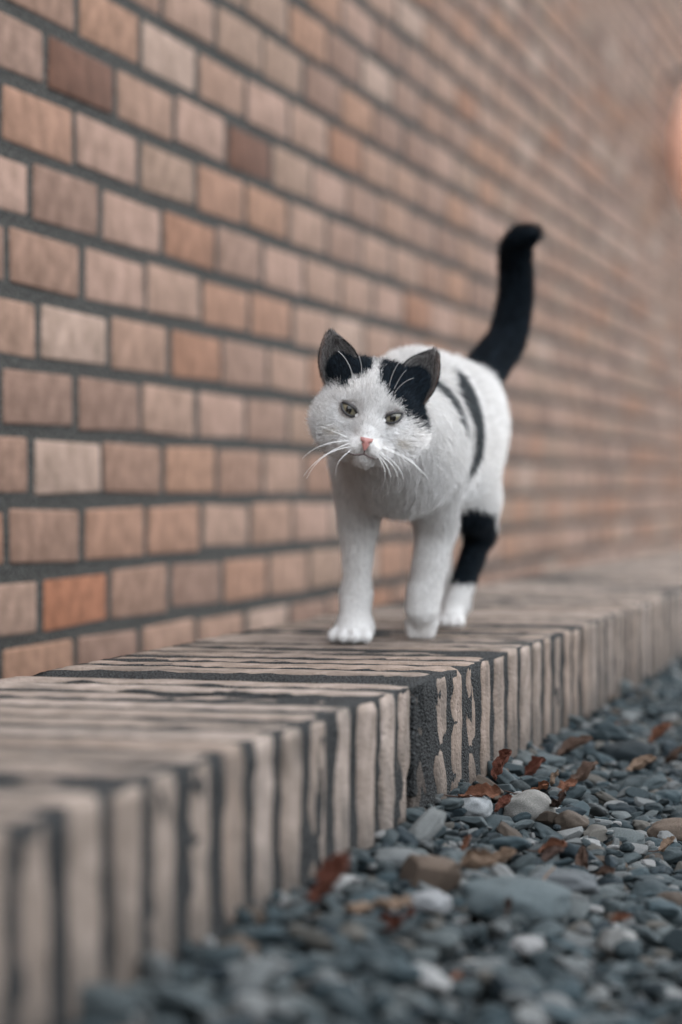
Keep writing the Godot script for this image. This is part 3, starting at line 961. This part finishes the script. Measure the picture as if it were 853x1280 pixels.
func body_bones() -> Array:
	var o := []
	var V := func(x, y, z): return Vector3(x, y, z)
	var back := Vector3(0, -0.35, -1)
	var down := Vector3(0, -1, -0.15)
	# trunk
	o.append(bone(Vector3(.042, .184, .095), Vector3(.037, .196, .0), .049, .066, Vector3(.84, 1, 1), .024, Vector3(0, -1, -.35), .013))
	o.append(bone(Vector3(.037, .196, .0), Vector3(.034, .2, -.13), .066, .069, Vector3(.75, 1, 1), .024, back, .012))
	o.append(bone(Vector3(.034, .203, -.13), Vector3(.031, .208, -.205), .068, .060, Vector3(.72, 1, 1), .024, back, .012))
	o.append(bone(Vector3(.033, .222, -.19), Vector3(.036, .232, -.24), .040, .030, Vector3(1, 1, 1), .03, back, .012))
	o.append(bone(Vector3(.036, .235, .02), Vector3(.034, .24, -.04), .034, .03, Vector3(1, 1, 1), .03, back, .012))
	# neck and chest
	o.append(bone(Vector3(.044, .19, .09), Vector3(.056, .203, .215), .052, .040, Vector3.ONE, .03, Vector3(0, -.9, -.5), .013))
	o.append(bone(Vector3(.038, .166, .095), Vector3(.05, .182, .16), .040, .036, Vector3(1.1, 1, 1), .02, Vector3(0, -1, -.1), .014))
	# front legs
	o.append(bone(Vector3(.006, .170, .088), Vector3(-.0065, .112, .062), .033, .0175, Vector3.ONE, .012, down, .008))
	o.append(bone(Vector3(-.0065, .112, .062), Vector3(-.0085, .045, .062), .0163, .0108, Vector3.ONE, .008, down, .006))
	o.append(bone(Vector3(-.0085, .046, .062), Vector3(-.0075, .017, .074), .0128, .0130, Vector3(1.1, 1, 1), .010, Vector3(0, -1, .5), .004))
	o.append(bone(Vector3(-.0075, .0135, .070), Vector3(-.0075, .0115, .084), .0135, .0105, Vector3(1.35, 1, 1), .008, Vector3(0, -.4, 1), .003))
	for t in [-.0150, -.0052, .0052, .0150]:
		o.append(bone(Vector3(-.0075 + t * .8, .0115, .080), Vector3(-.0075 + t * 1.0, .0080, .0955 - absf(t) * .38), .0074, .0066, Vector3.ONE, .0012, Vector3(0, -.4, 1), .002))
	o.append(bone(Vector3(.0625, .168, .055), Vector3(.0565, .112, .008), .0325, .0195, Vector3.ONE, .012, down, .008))
	o.append(bone(Vector3(.0575, .112, .008), Vector3(.0455, .044, .010), .0183, .0145, Vector3.ONE, .008, down, .006))
	o.append(bone(Vector3(.0455, .046, .011), Vector3(.0440, .031, .013), .0158, .0148, Vector3.ONE, .006, Vector3(0, -1, .1), .004))
	o.append(bone(Vector3(.0440, .030, .011), Vector3(.0415, .012, .002), .0140, .0088, Vector3(1.1, 1, 1), .005, Vector3(0, -1, .1), .003))
	for t in [-.0105, -.0036, .0036, .0105]:
		o.append(bone(Vector3(.0415 + t, .017, .006), Vector3(.0405 + t * .85, .0066, .003), .0062, .0056, Vector3.ONE, .0012, Vector3(0, -1, .2), .002))
	# the hind leg on the near side
	o.append(bone(Vector3(.0475, .195, -.19), Vector3(.054, .135, -.172), .044, .030, Vector3(.72, 1, 1), .022, down, .010))
	o.append(bone(Vector3(.056, .135, -.172), Vector3(.0495, .098, -.243), .026, .0150, Vector3.ONE, .016, Vector3(0, -1, -.6), .008))
	o.append(bone(Vector3(.0495, .099, -.245), Vector3(.0335, .026, -.192), .0138, .0122, Vector3.ONE, .010, Vector3(0, -1, .4), .006))
	o.append(bone(Vector3(.0335, .024, -.190), Vector3(.032, .0115, -.172), .0125, .0105, Vector3(1.2, 1, 1), .008, Vector3(0, -.6, 1), .003))
	for t in [-.011, -.0037, .0037, .011]:
		o.append(bone(Vector3(.032 + t * .8, .011, -.172), Vector3(.032 + t, .0078, -.162 - absf(t) * .3), .0062, .0056, Vector3.ONE, .0012, Vector3(0, -.4, 1), .002))
	# the other hind leg, stretched back
	o.append(bone(Vector3(.014, .195, -.195), Vector3(.010, .135, -.175), .044, .030, Vector3(.72, 1, 1), .022, down, .010))
	o.append(bone(Vector3(.010, .135, -.175), Vector3(.000, .095, -.262), .026, .0140, Vector3.ONE, .016, Vector3(0, -1, -.6), .008))
	o.append(bone(Vector3(.000, .095, -.262), Vector3(-.012, .022, -.318), .0132, .0120, Vector3.ONE, .010, Vector3(0, -1, .2), .006))
	o.append(bone(Vector3(-.012, .018, -.318), Vector3(-.013, .0105, -.300), .0120, .0100, Vector3(1.2, 1, 1), .008, Vector3(0, -.6, 1), .003))
	# tail
	for k in tail_pts.size() - 1:
		var a: Vector3 = tail_pts[k]
		var b: Vector3 = tail_pts[k + 1]
		var f0 := k / 22.0
		var f1 := (k + 1) / 22.0
		var r := [lerpf(.0215, .0140, pow(f0, 0.8)) - .0055 * smoothstep(0.84, 1.0, f0), lerpf(.0215, .0140, pow(f1, 0.8)) - .0055 * smoothstep(0.84, 1.0, f1)]
		o.append(bone(a, b, r[0], r[1], Vector3.ONE, .02 if k == 0 else .004, (b - a).normalized(), .0135))
	return o

func build_cat():
	rng.seed = 41
	var cat := base("cat", Vector3(-0.556, KERB_TOP - 0.001, -2.27))
	tag(cat, "black and white cat walking along the brick kerb towards the viewer", "cat")
	var way := Curve3D.new()
	for p in [Vector3(.036, .248, -.252), Vector3(.048, .282, -.304), Vector3(.0585, .305, -.331), Vector3(.0645, .336, -.347), Vector3(.0672, .366, -.350), Vector3(.0676, .388, -.344), Vector3(.0705, .405, -.331), Vector3(.0785, .4155, -.317), Vector3(.0915, .4185, -.306)]:
		way.add_point(p)
	for k in range(1, way.point_count - 1):
		var d := (way.get_point_position(k + 1) - way.get_point_position(k - 1)) / 6.0
		way.set_point_in(k, -d)
		way.set_point_out(k, d)
	tail_pts = []
	for k in 23: tail_pts.append(way.sample_baked(way.get_baked_length() * k / 22.0, true))
	# the head looks at the one who takes the picture, tilted to its left
	var origin := Vector3(.0604, .2094, .28)
	var hz := Vector3(.486, -.13, 1.99).normalized()
	var hx0 := Vector3.UP.cross(hz).normalized()
	var hy0 := hz.cross(hx0)
	var roll := deg_to_rad(-10.3)
	head_x = Transform3D(Basis(hx0 * cos(roll) + hy0 * sin(roll), hy0 * cos(roll) - hx0 * sin(roll), hz).scaled_local(Vector3.ONE * 0.9), origin)
	var hb := head_bones()
	var bb := body_bones()
	var hm := field_mesh(hb, Vector3(-.07, -.066, -.095), Vector3(.07, .066, .03), 0.002)
	var bm := field_mesh(bb, Vector3(-.06, -.01, -.38), Vector3(.13, .45, .28), 0.0027)
	var inv := head_x.affine_inverse()
	# one skin: position, normal, flow of the hair, length of the hair, colour
	var v := PackedVector3Array()
	var n := PackedVector3Array()
	var flow := PackedVector3Array()
	var hair := PackedFloat32Array()
	var col := PackedColorArray()
	var part := PackedByteArray()      # 0 body, 1 head, 2 ear outside, 3 ear inside
	var idx := PackedInt32Array()
	for k in bm.v.size():
		var p: Vector3 = bm.v[k]
		var fl := Vector3.ZERO
		var ln := 0.0
		var tot := 0.0
		for o in bb:
			var d := bone_dist(o, p)
			if d > 0.02: continue
			var w := exp(-maxf(d, -0.004) / 0.004)
			fl += (o.flow as Vector3).normalized() * w
			ln += o.hair * w
			tot += w
		v.append(p)
		n.append(bm.n[k])
		if tot > 0.0: ln /= tot
		else: ln = 0.008
		flow.append(fl.normalized() if fl.length() > 1e-6 else Vector3(0, -1, 0))
		hair.append(ln)
		part.append(0)
		col.append(coat(p, false))
	idx.append_array(bm.i)
	var first := v.size()
	for k in hm.v.size():
		var q: Vector3 = hm.v[k]
		var p: Vector3 = head_x * q
		v.append(p)
		n.append((head_x.basis * (hm.n[k] as Vector3)).normalized())
		var m := q * 1000.0
		# the hair of the face runs from the nose outwards, past the eyes
		var f2 := (m - Vector3(0, -25, 12)).normalized()
		if m.y < -36.0: f2 = (Vector3(m.x * 0.04, -0.5, -1.0)).normalized()
		for s in [-1.0, 1.0]:
			var e := m - Vector3(s * 20.8, 0, -4)
			var nearby := clampf(1.0 - (e.length() - 9.0) / 9.0, 0.0, 1.0)
			f2 = f2.lerp(e.normalized(), nearby).normalized()
		var ln := 0.0045
		ln = lerpf(ln, 0.0125, smoothstep(24.0, 50.0, absf(m.x)) * smoothstep(20.0, -5.0, m.y))
		ln = lerpf(ln, 0.010, smoothstep(-5.0, -45.0, m.z))
		if m.y < -34.0 and absf(m.x) < 24.0: ln = 0.0038
		if Vector2(m.x, m.y + 26.0).length() < 14.0 and m.z > -2.0: ln = 0.0022
		for s in [-1.0, 1.0]:
			if (m - Vector3(s * 20.8, 0, -2)).length() < 13.0: ln = minf(ln, 0.0028)
		flow.append(head_x.basis * f2)
		hair.append(ln)
		part.append(1)
		col.append(coat(p, true))
	for k in hm.i: idx.append(k + first)
	for s in [-1.0, 1.0]: lids(s, v, n, flow, hair, col, part, idx)
	for s in [-1.0, 1.0]: ear(s, v, n, flow, hair, col, part, idx)
	var skin := StandardMaterial3D.new()
	skin.vertex_color_use_as_albedo = true
	skin.roughness = 0.9
	skin.metallic_specular = 0.2
	for k in col.size():
		if col[k].r > 0.3: col[k] = col[k] * 0.82
	put("body", make(v, n, idx, col), skin, cat)
	grow(cat, v, n, flow, hair, part, idx, hb, bb)
	for s in [-1.0, 1.0]: eye(cat, s)
	nose_and_mouth(cat)
	whiskers(cat)

# an ear: a cupped sheet with an outer and an inner face, from the inner edge round the back to the outer edge
func ear(s: float, v: PackedVector3Array, n: PackedVector3Array, flow: PackedVector3Array, hair: PackedFloat32Array, col: PackedColorArray, part: PackedByteArray, idx: PackedInt32Array):
	var lean := 1.0 if s > 0 else 1.06
	var tip := Vector3(s * 48.5 * lean, 69.5, -36)
	var b0 := Vector3(s * 19, 44, -28)
	var b1 := Vector3(s * 27, 38, -47)
	var b2 := Vector3(s * 46, 24, -52)
	var b3 := Vector3(s * 47, 14, -34)
	var nt := 14
	var ns := 12
	var grid := []
	for i in nt + 1:
		var t := float(i) / nt
		var row := []
		var bp := b0.bezier_interpolate(b1, b2, b3, t)
		for j in ns + 1:
			var u := float(j) / ns
			# edges bow outwards and the tip is round
			var close := pow(u, 1.1)
			var arc := tip + Vector3(s * 6.5, -1.5, 0) * (2.0 * t - 1.0) - Vector3(0, 4.2, 0) * pow(2.0 * t - 1.0, 2.0)
			var p := bp.lerp(arc, close)
			var bow := sin(PI * u) * 1.0
			if t < 0.5: p += Vector3(-s * 3.6, 2.2, 0) * bow * (1.0 - 2.0 * t)
			else: p += Vector3(s * 6.5, 0.5, 1.5) * bow * (2.0 * t - 1.0)
			p += Vector3(s * 1.0, 0.5, -3.5) * sin(PI * t) * sin(PI * minf(u * 1.1, 1.0))
			row.append(p * .001)
		grid.append(row)
	for face in 2:
		var first := v.size()
		for i in nt + 1:
			for j in ns + 1:
				var du: Vector3 = grid[mini(i + 1, nt)][j] - grid[maxi(i - 1, 0)][j]
				var dv: Vector3 = grid[i][mini(j + 1, ns)] - grid[i][maxi(j - 1, 0)]
				var nn := du.cross(dv).normalized()
				var out := (grid[i][j] as Vector3) - Vector3(s * .040, .036, -.020)
				if nn.dot(Vector3(0, 0, -1)) < 0: nn = -nn
				if i < 3 or i > nt - 3:
					if nn.dot(out) < 0 and absf(nn.z) < 0.4: nn = -nn
				var p: Vector3 = grid[i][j]
				if face == 1:
					p -= nn * 0.0011
					nn = -nn
				v.append(head_x * p)
				n.append((head_x.basis * nn).normalized())
				flow.append((head_x.basis * dv).normalized())
				var u := float(j) / ns
				var t := float(i) / nt
				hair.append(0.0035 if face == 0 else 0.0045 + 0.007 * (1.0 - u))
				part.append(2 + face)
				var c := BLACK
				if face == 0 and u < 0.25 and t > 0.8: c = Color(.30, .24, .21)
				if face == 1:
					c = Color(.09, .082, .08).lerp(Color(.15, .105, .09), smoothstep(0.55, 1.0, t))
				col.append(c)
		for i in nt:
			for j in ns:
				var a := first + i * (ns + 1) + j
				for k in [a, a + 1, a + ns + 2, a, a + ns + 2, a + ns + 1]: idx.append(k)

# the coat: many thousand single hairs along the flow
func grow(cat: Node3D, v: PackedVector3Array, n: PackedVector3Array, flow: PackedVector3Array, hair: PackedFloat32Array, part: PackedByteArray, idx: PackedInt32Array, hb: Array, bb: Array):
	var inv := head_x.affine_inverse()
	var blade := hair_blade()
	var buf := PackedFloat32Array()
	var count := 0
	for t in range(0, idx.size(), 3):
		var a := idx[t]
		var b := idx[t + 1]
		var c := idx[t + 2]
		var area := (v[b] - v[a]).cross(v[c] - v[a]).length() * 0.5
		if area < 1e-10: continue
		var pt := part[a]
		var mid := (v[a] + v[b] + v[c]) / 3.0
		# nothing grows inside the other piece
		if pt == 1 and mid.z < head_x.origin.z - 0.04:
			var hid := false
			for k in [4, 5]:
				if bone_dist(bb[k], mid) < -0.003: hid = true
			if hid: continue
		elif pt == 0 and mid.z > 0.17:
			var hid := false
			for k in hb.size():
				if not hb[k].cut and bone_dist(hb[k], inv * mid) < -0.002: hid = true
			if hid: continue
		var ln0 := (hair[a] + hair[b] + hair[c]) / 3.0
		var per := 950000.0 if pt == 0 else 2300000.0
		if pt == 0 and mid.z < -0.1: per = 700000.0
		if ln0 < 0.005: per *= 1.5
		if pt >= 2: per = 1600000.0 if pt == 2 else 650000.0
		var want := area * per
		var k := int(want)
		if rng.randf() < want - k: k += 1
		for h in k:
			var r1 := sqrt(rng.randf())
			var r2 := rng.randf()
			var wa := 1.0 - r1
			var wb := r1 * (1.0 - r2)
			var wc := r1 * r2
			var p := v[a] * wa + v[b] * wb + v[c] * wc
			var nn := (n[a] * wa + n[b] * wb + n[c] * wc).normalized()
			var ln := (hair[a] * wa + hair[b] * wb + hair[c] * wc) * rng.randf_range(0.65, 1.25)
			var fl := flow[a] * wa + flow[b] * wb + flow[c] * wc
			fl += Vector3(rng.randfn(), rng.randfn(), rng.randfn()) * 0.16
			# locks: neighbouring hairs lean the same way
			fl += Vector3(noise_b.get_noise_3dv(p * 90.0), noise_b.get_noise_3dv(p * 90.0 + Vector3(50, 0, 0)), noise_b.get_noise_3dv(p * 90.0 + Vector3(0, 50, 0))) * 0.2
			fl = fl - nn * fl.dot(nn)
			if fl.length() < 0.001: continue
			fl = fl.normalized()
			if pt == 1:
				var m := inv * p * 1000.0
				if bald(m) or bald(inv * (p + fl * ln * 0.8) * 1000.0): continue
			var lift := rng.randf_range(0.12, 0.5) if rng.randf() < 0.85 else rng.randf_range(0.5, 0.9)
			if pt == 1 and ln < 0.004: lift = rng.randf_range(0.05, 0.25)
			if pt == 3: lift = rng.randf_range(0.1, 0.6)
			var y := (fl + nn * lift).normalized()
			var z := (nn - y * nn.dot(y)).normalized()
			var x := y.cross(z)
			var wide := 0.00040 if pt == 0 else 0.00027
			if ln < 0.004: wide *= 0.8
			x *= wide * rng.randf_range(0.7, 1.3)
			y *= ln
			z *= ln
			var cc: Color
			if pt == 2:
				cc = BLACK * rng.randf_range(0.7, 2.2)
				if rng.randf() < 0.12: cc = Color(.10, .10, .10)
			elif pt == 3:
				cc = Color(.08, .077, .077) * rng.randf_range(0.5, 1.6)
				if rng.randf() < 0.42: cc = Color(.40, .39, .38)
			else:
				cc = coat(p + Vector3(rng.randfn(), rng.randfn(), rng.randfn()) * (0.0017 if pt == 1 else 0.0012), pt == 1)
				if cc.r < 0.1: cc *= rng.randf_range(0.6, 1.9) if rng.randf() < 0.85 else 4.0
				elif rng.randf() < 0.15: cc *= Color(.68, .67, .66)
				else: cc *= rng.randf_range(0.88, 1.12)
			if pt == 1 and ln < 0.004:
				var m := inv * p * 1000.0
				for s in [-1.0, 1.0]:
					var e := Vector2(m.x - s * 20.8, m.y).rotated(-s * EYE_TILT)
					if m.z > -14.0 and Vector2(e.x / 10.6, e.y / 5.7).length() < 1.0: cc *= Color(.32, .30, .29)
			buf.append_array([x.x, y.x, z.x, p.x, x.y, y.y, z.y, p.y, x.z, y.z, z.z, p.z, cc.r, cc.g, cc.b, 1.0])
			count += 1
	var mm := MultiMesh.new()
	mm.transform_format = MultiMesh.TRANSFORM_3D
	mm.use_colors = true
	mm.mesh = blade
	mm.instance_count = count
	mm.buffer = buf
	var mat := StandardMaterial3D.new()
	mat.vertex_color_use_as_albedo = true
	mat.roughness = 0.62
	mat.metallic_specular = 0.18
	mat.backlight_enabled = true
	mat.backlight = Color(.45, .45, .45)
	var o := MultiMeshInstance3D.new()
	o.name = "fur"
	o.multimesh = mm
	o.material_override = mat
	cat.add_child(o, true)
	tag(o, "", "", "", "stuff")
	print("hairs ", count)

func bald(m: Vector3) -> bool:
	if m.z > -12.0:
		for s in [-1.0, 1.0]:
			var e := Vector2(m.x - s * 20.8, m.y).rotated(-s * EYE_TILT)
			if absf(e.x) < 9.8 and absf(e.y) < 5.1 * (1.0 - pow(e.x / 10.2, 2.0)): return true
	if m.z > 4.0 and m.y < -22.5 and m.y > -34.5 and absf(m.x) < 8.4 * (m.y + 35.5) / 12.0: return true
	return false

func hair_blade() -> ArrayMesh:
	var v := PackedVector3Array()
	var n := PackedVector3Array()
	var rows := [[0.0, 0.5, 0.0], [0.35, 0.5, 0.05], [0.7, 0.34, 0.03], [1.0, 0.0, -0.06]]
	for r in rows:
		for s in [-1.0, 1.0]:
			if r[1] == 0.0 and s > 0: continue
			v.append(Vector3(s * r[1], r[0], r[2]))
			n.append(Vector3(s * 0.25, 0.1, 1.0).normalized())
	return make(v, n, PackedInt32Array([0, 1, 2, 1, 3, 2, 2, 3, 4, 3, 5, 4, 4, 5, 6]))

# lids: a piece of skin round the opening of the eye, with hair of its own
func lids(s: float, v: PackedVector3Array, n: PackedVector3Array, flow: PackedVector3Array, hair: PackedFloat32Array, col: PackedColorArray, part: PackedByteArray, idx: PackedInt32Array):
	var xf := Transform3D(head_x.basis * Basis(Vector3(0, 0, 1), s * EYE_TILT), head_x * (Vector3(s * 20.8, 0, -10.0) * .001))
	var first := v.size()
	for ring in 6:
		for k in 48:
			var a := TAU * k / 48.0
			var q := almond(a).lerp(Vector2(cos(a), sin(a)) * 13.0, ring / 5.0)
			var z := sqrt(maxf(115.0 - q.length_squared(), 0.0)) if q.length() < 9.5 else 5.55 - (q.length() - 9.5) * 1.6
			v.append(xf * (Vector3(q.x, q.y, z) * .001))
			n.append((xf.basis * Vector3(q.x, q.y, maxf(z, 4.0))).normalized())
			flow.append((xf.basis * Vector3(q.x, q.y, 0)).normalized())
			hair.append(0.0026)
			part.append(1)
			col.append([Color(.025, .023, .023), Color(.10, .09, .088), Color(.45, .43, .42)][ring] if ring < 3 and coat(v[v.size() - 1], true).r > 0.2 else coat(v[v.size() - 1], true))
	for r in 5:
		for k in 48:
			var a := first + r * 48 + k
			var b := first + r * 48 + (k + 1) % 48
			for q in [a, b, a + 48, b, b + 48, a + 48]: idx.append(q)

func almond(a: float) -> Vector2:
	# the opening between the lids: long axis x, flatter above
	var x := cos(a) * 9.5
	var y := sin(a)
	var h := 1.0 - pow(x / 9.5, 2.0)
	return Vector2(x, signf(y) * pow(maxf(h, 0.0), 0.72) * (3.5 if y > 0 else 5.2))

func eye(cat: Node3D, s: float):
	var R := 10.4
	var centre := Vector3(s * 20.8, 0, -10.0)
	var xf := Transform3D(head_x.basis * Basis(Vector3(0, 0, 1), s * EYE_TILT) , head_x * (centre * .001))
	# eyeball with its iris in rings of colour
	var v := PackedVector3Array()
	var n := PackedVector3Array()
	var c := PackedColorArray()
	var idx := PackedInt32Array()
	var gaze := Basis.from_euler(Vector3(0.06, -0.04, 0))
	for i in 25:
		var th := i / 24.0 * 1.5
		for k in 40:
			var a := TAU * k / 40.0
			var d := Vector3(sin(th) * cos(a), sin(th) * sin(a), cos(th))
			v.append(gaze * d * R * .001)
			n.append(gaze * d)
			var r := sin(th) * R
			var streak := 1.0 + 0.22 * noise_b.get_noise_2d(cos(a) * 6.0, sin(a) * 6.0 + r * 0.05)
			var cc := Color(.15, .133, .088).lerp(Color(.10, .093, .066), smoothstep(3.0, 7.2, r)) * streak
			if r > 7.6: cc = cc.lerp(Color(.02, .02, .02), smoothstep(7.6, 8.6, r))
			c.append(cc)
	for i in 24:
		for k in 40:
			var a := i * 40 + k
			var b := i * 40 + (k + 1) % 40
			for q in [a, b, a + 40, b, b + 40, a + 40]: idx.append(q)
	var wet := StandardMaterial3D.new()
	wet.vertex_color_use_as_albedo = true
	wet.roughness = 0.25
	wet.clearcoat_enabled = true
	wet.clearcoat = 1.0
	wet.clearcoat_roughness = 0.03
	var ball := put("eye", make(v, n, idx, c), wet, cat)
	ball.transform = xf
	# pupil: an upright oval
	var pv := PackedVector3Array([gaze * Vector3(0, 0, R + 0.05) * .001])
	var pn := PackedVector3Array([gaze * Vector3(0, 0, 1)])
	var pi := PackedInt32Array()
	var back := Basis(Vector3(0, 0, 1), -s * EYE_TILT)
	for ring in [0.5, 1.0]:
		for k in 24:
			var a := TAU * k / 24.0
			var e := back * Vector3(cos(a) * 3.0 * ring, sin(a) * 4.3 * ring, 0)
			e.z = sqrt((R + 0.05) * (R + 0.05) - e.x * e.x - e.y * e.y)
			pv.append(gaze * e * .001)
			pn.append(gaze * e.normalized())
	for k in 24:
		pi.append_array([0, 1 + k, 1 + (k + 1) % 24])
		pi.append_array([1 + k, 25 + k, 25 + (k + 1) % 24, 1 + k, 25 + (k + 1) % 24, 1 + (k + 1) % 24])
	var dark := StandardMaterial3D.new()
	dark.albedo_color = Color(.006, .006, .006).linear_to_srgb()
	dark.roughness = 0.05
	put("pupil", make(pv, pn, pi), dark, ball)
	var rim := []
	for k in 49:
		var e := almond(TAU * k / 48.0)
		rim.append(Vector3(e.x, e.y, sqrt(11.0 * 11.0 - e.length_squared())) * .001)
	var rim_mat := StandardMaterial3D.new()
	rim_mat.albedo_color = Color(.018, .017, .018).linear_to_srgb()
	rim_mat.roughness = 0.4
	put("eye_rim", tube_mesh(rim, 0.00105, 0.00105, 6), rim_mat, ball)

func nose_and_mouth(cat: Node3D):
	# nose leather: a rounded triangle with two nostrils
	var v := PackedVector3Array()
	var n := PackedVector3Array()
	var c := PackedColorArray()
	var idx := PackedInt32Array()
	var nu := 20
	for i in nu + 1:
		var t := float(i) / nu
		var y := lerpf(-22.8, -34.8, t)
		var w := lerpf(8.2, 1.0, pow(t, 0.8)) * (1.0 - 0.25 * pow(1.0 - t, 6.0))
		for j in 17:
			var u := j / 8.0 - 1.0
			var x := u * w
			var z := 18.0 - 1.5 * t * t - 3.4 * pow(absf(u), 2.2) * (w / 8.2) - 1.6 * pow(1.0 - t, 5.0) - (0.5 * exp(-u * u * 60.0) if t > 0.45 else 0.0)
			var hole := exp(-pow((absf(x) - 4.0) / 1.7, 2.0) - pow((y + 27.8) / 1.3, 2.0))
			z -= hole * 1.3
			v.append(head_x * (Vector3(x, y, z) * .001))
			n.append(head_x.basis * Vector3(0, 0, 1))
			c.append(Color(.36, .17, .155).lerp(Color(.09, .035, .03), minf(hole * 1.2, 1.0)) * (1.0 + 0.15 * noise_b.get_noise_2d(x, y)))
	for i in nu:
		for j in 16:
			var a := i * 17 + j
			for k in [a, a + 17, a + 18, a, a + 18, a + 1]: idx.append(k)
	var sm := smooth(v, idx)
	for k in sm.size():
		if sm[k].dot(head_x.basis.z) < 0: sm[k] = -sm[k]
	var m := StandardMaterial3D.new()
	m.vertex_color_use_as_albedo = true
	m.roughness = 0.5
	m.subsurf_scatter_enabled = true
	m.subsurf_scatter_strength = 0.2
	put("nose", make(v, sm, idx, c), m, cat)
	var dark := StandardMaterial3D.new()
	dark.albedo_color = Color(.075, .045, .045).linear_to_srgb()
	dark.roughness = 0.6
	var lines := [[Vector3(0, -34.5, 15.2), Vector3(0, -36.5, 14.0), Vector3(0, -38.3, 12.0)], [Vector3(0, -38.3, 12.2), Vector3(-4, -40.0, 11.8), Vector3(-9, -41.0, 10.4), Vector3(-15, -40.4, 7.2)], [Vector3(0, -38.3, 12.2), Vector3(4, -40.0, 11.8), Vector3(9, -41.0, 10.4), Vector3(15, -40.4, 7.2)]]
	for l in lines:
		var pts := []
		for p in l: pts.append(head_x * (p * .001))
		put("mouth_line", tube_mesh(pts, 0.0008, 0.0005, 6), dark, cat)

func whiskers(cat: Node3D):
	var m := StandardMaterial3D.new()
	m.albedo_color = Color(.86, .85, .84).linear_to_srgb()
	m.roughness = 0.4
	var sets := [[-15, -31, -38, -48, -52, -69], [-13, -34, -36, -47, -49, -71], [-12, -37, -22, -50, -22, -64], [-17, -29, -41, -38, -56, -53], [-18, -26, -34, -22, -45, -20],
		[10, -36, 21, -48, 23, -61], [12, -36, 25, -48, 29, -60], [13, -35, 29, -45, 36, -58], [14, -34, 33, -44, 41, -57], [16, -30, 45, -38, 63, -51], [17, -29, 43, -36, 56, -47],
		[-14, 27, -17, 42, -21, 51], [-21, 26, -30, 43, -41, 52], [12, 27, 14, 44, 20, 56], [17, 26, 21, 39, 25, 46], [18, 22, 24, 33, 33, 40]]
	for w in sets:
		var brow: bool = w[1] > 0
		var z0 := -3.0 if brow else 11.0
		var z1 := 14.0 if brow else 16.0
		var z2 := 20.0 if brow else 10.0
		var pts := []
		var a := Vector3(w[0], w[1], z0)
		var b := Vector3(w[2], w[3], z1) * 2.0 - (a + Vector3(w[4], w[5], z2)) * 0.5
		for k in 13:
			var t := k / 12.0
			var p := a * (1 - t) * (1 - t) + b * 2.0 * t * (1 - t) + Vector3(w[4], w[5], z2) * t * t
			pts.append(head_x * (p * .001))
		put("whisker", tube_mesh(pts, 0.00030 if not brow else 0.00022, 0.00010, 5), m, cat)
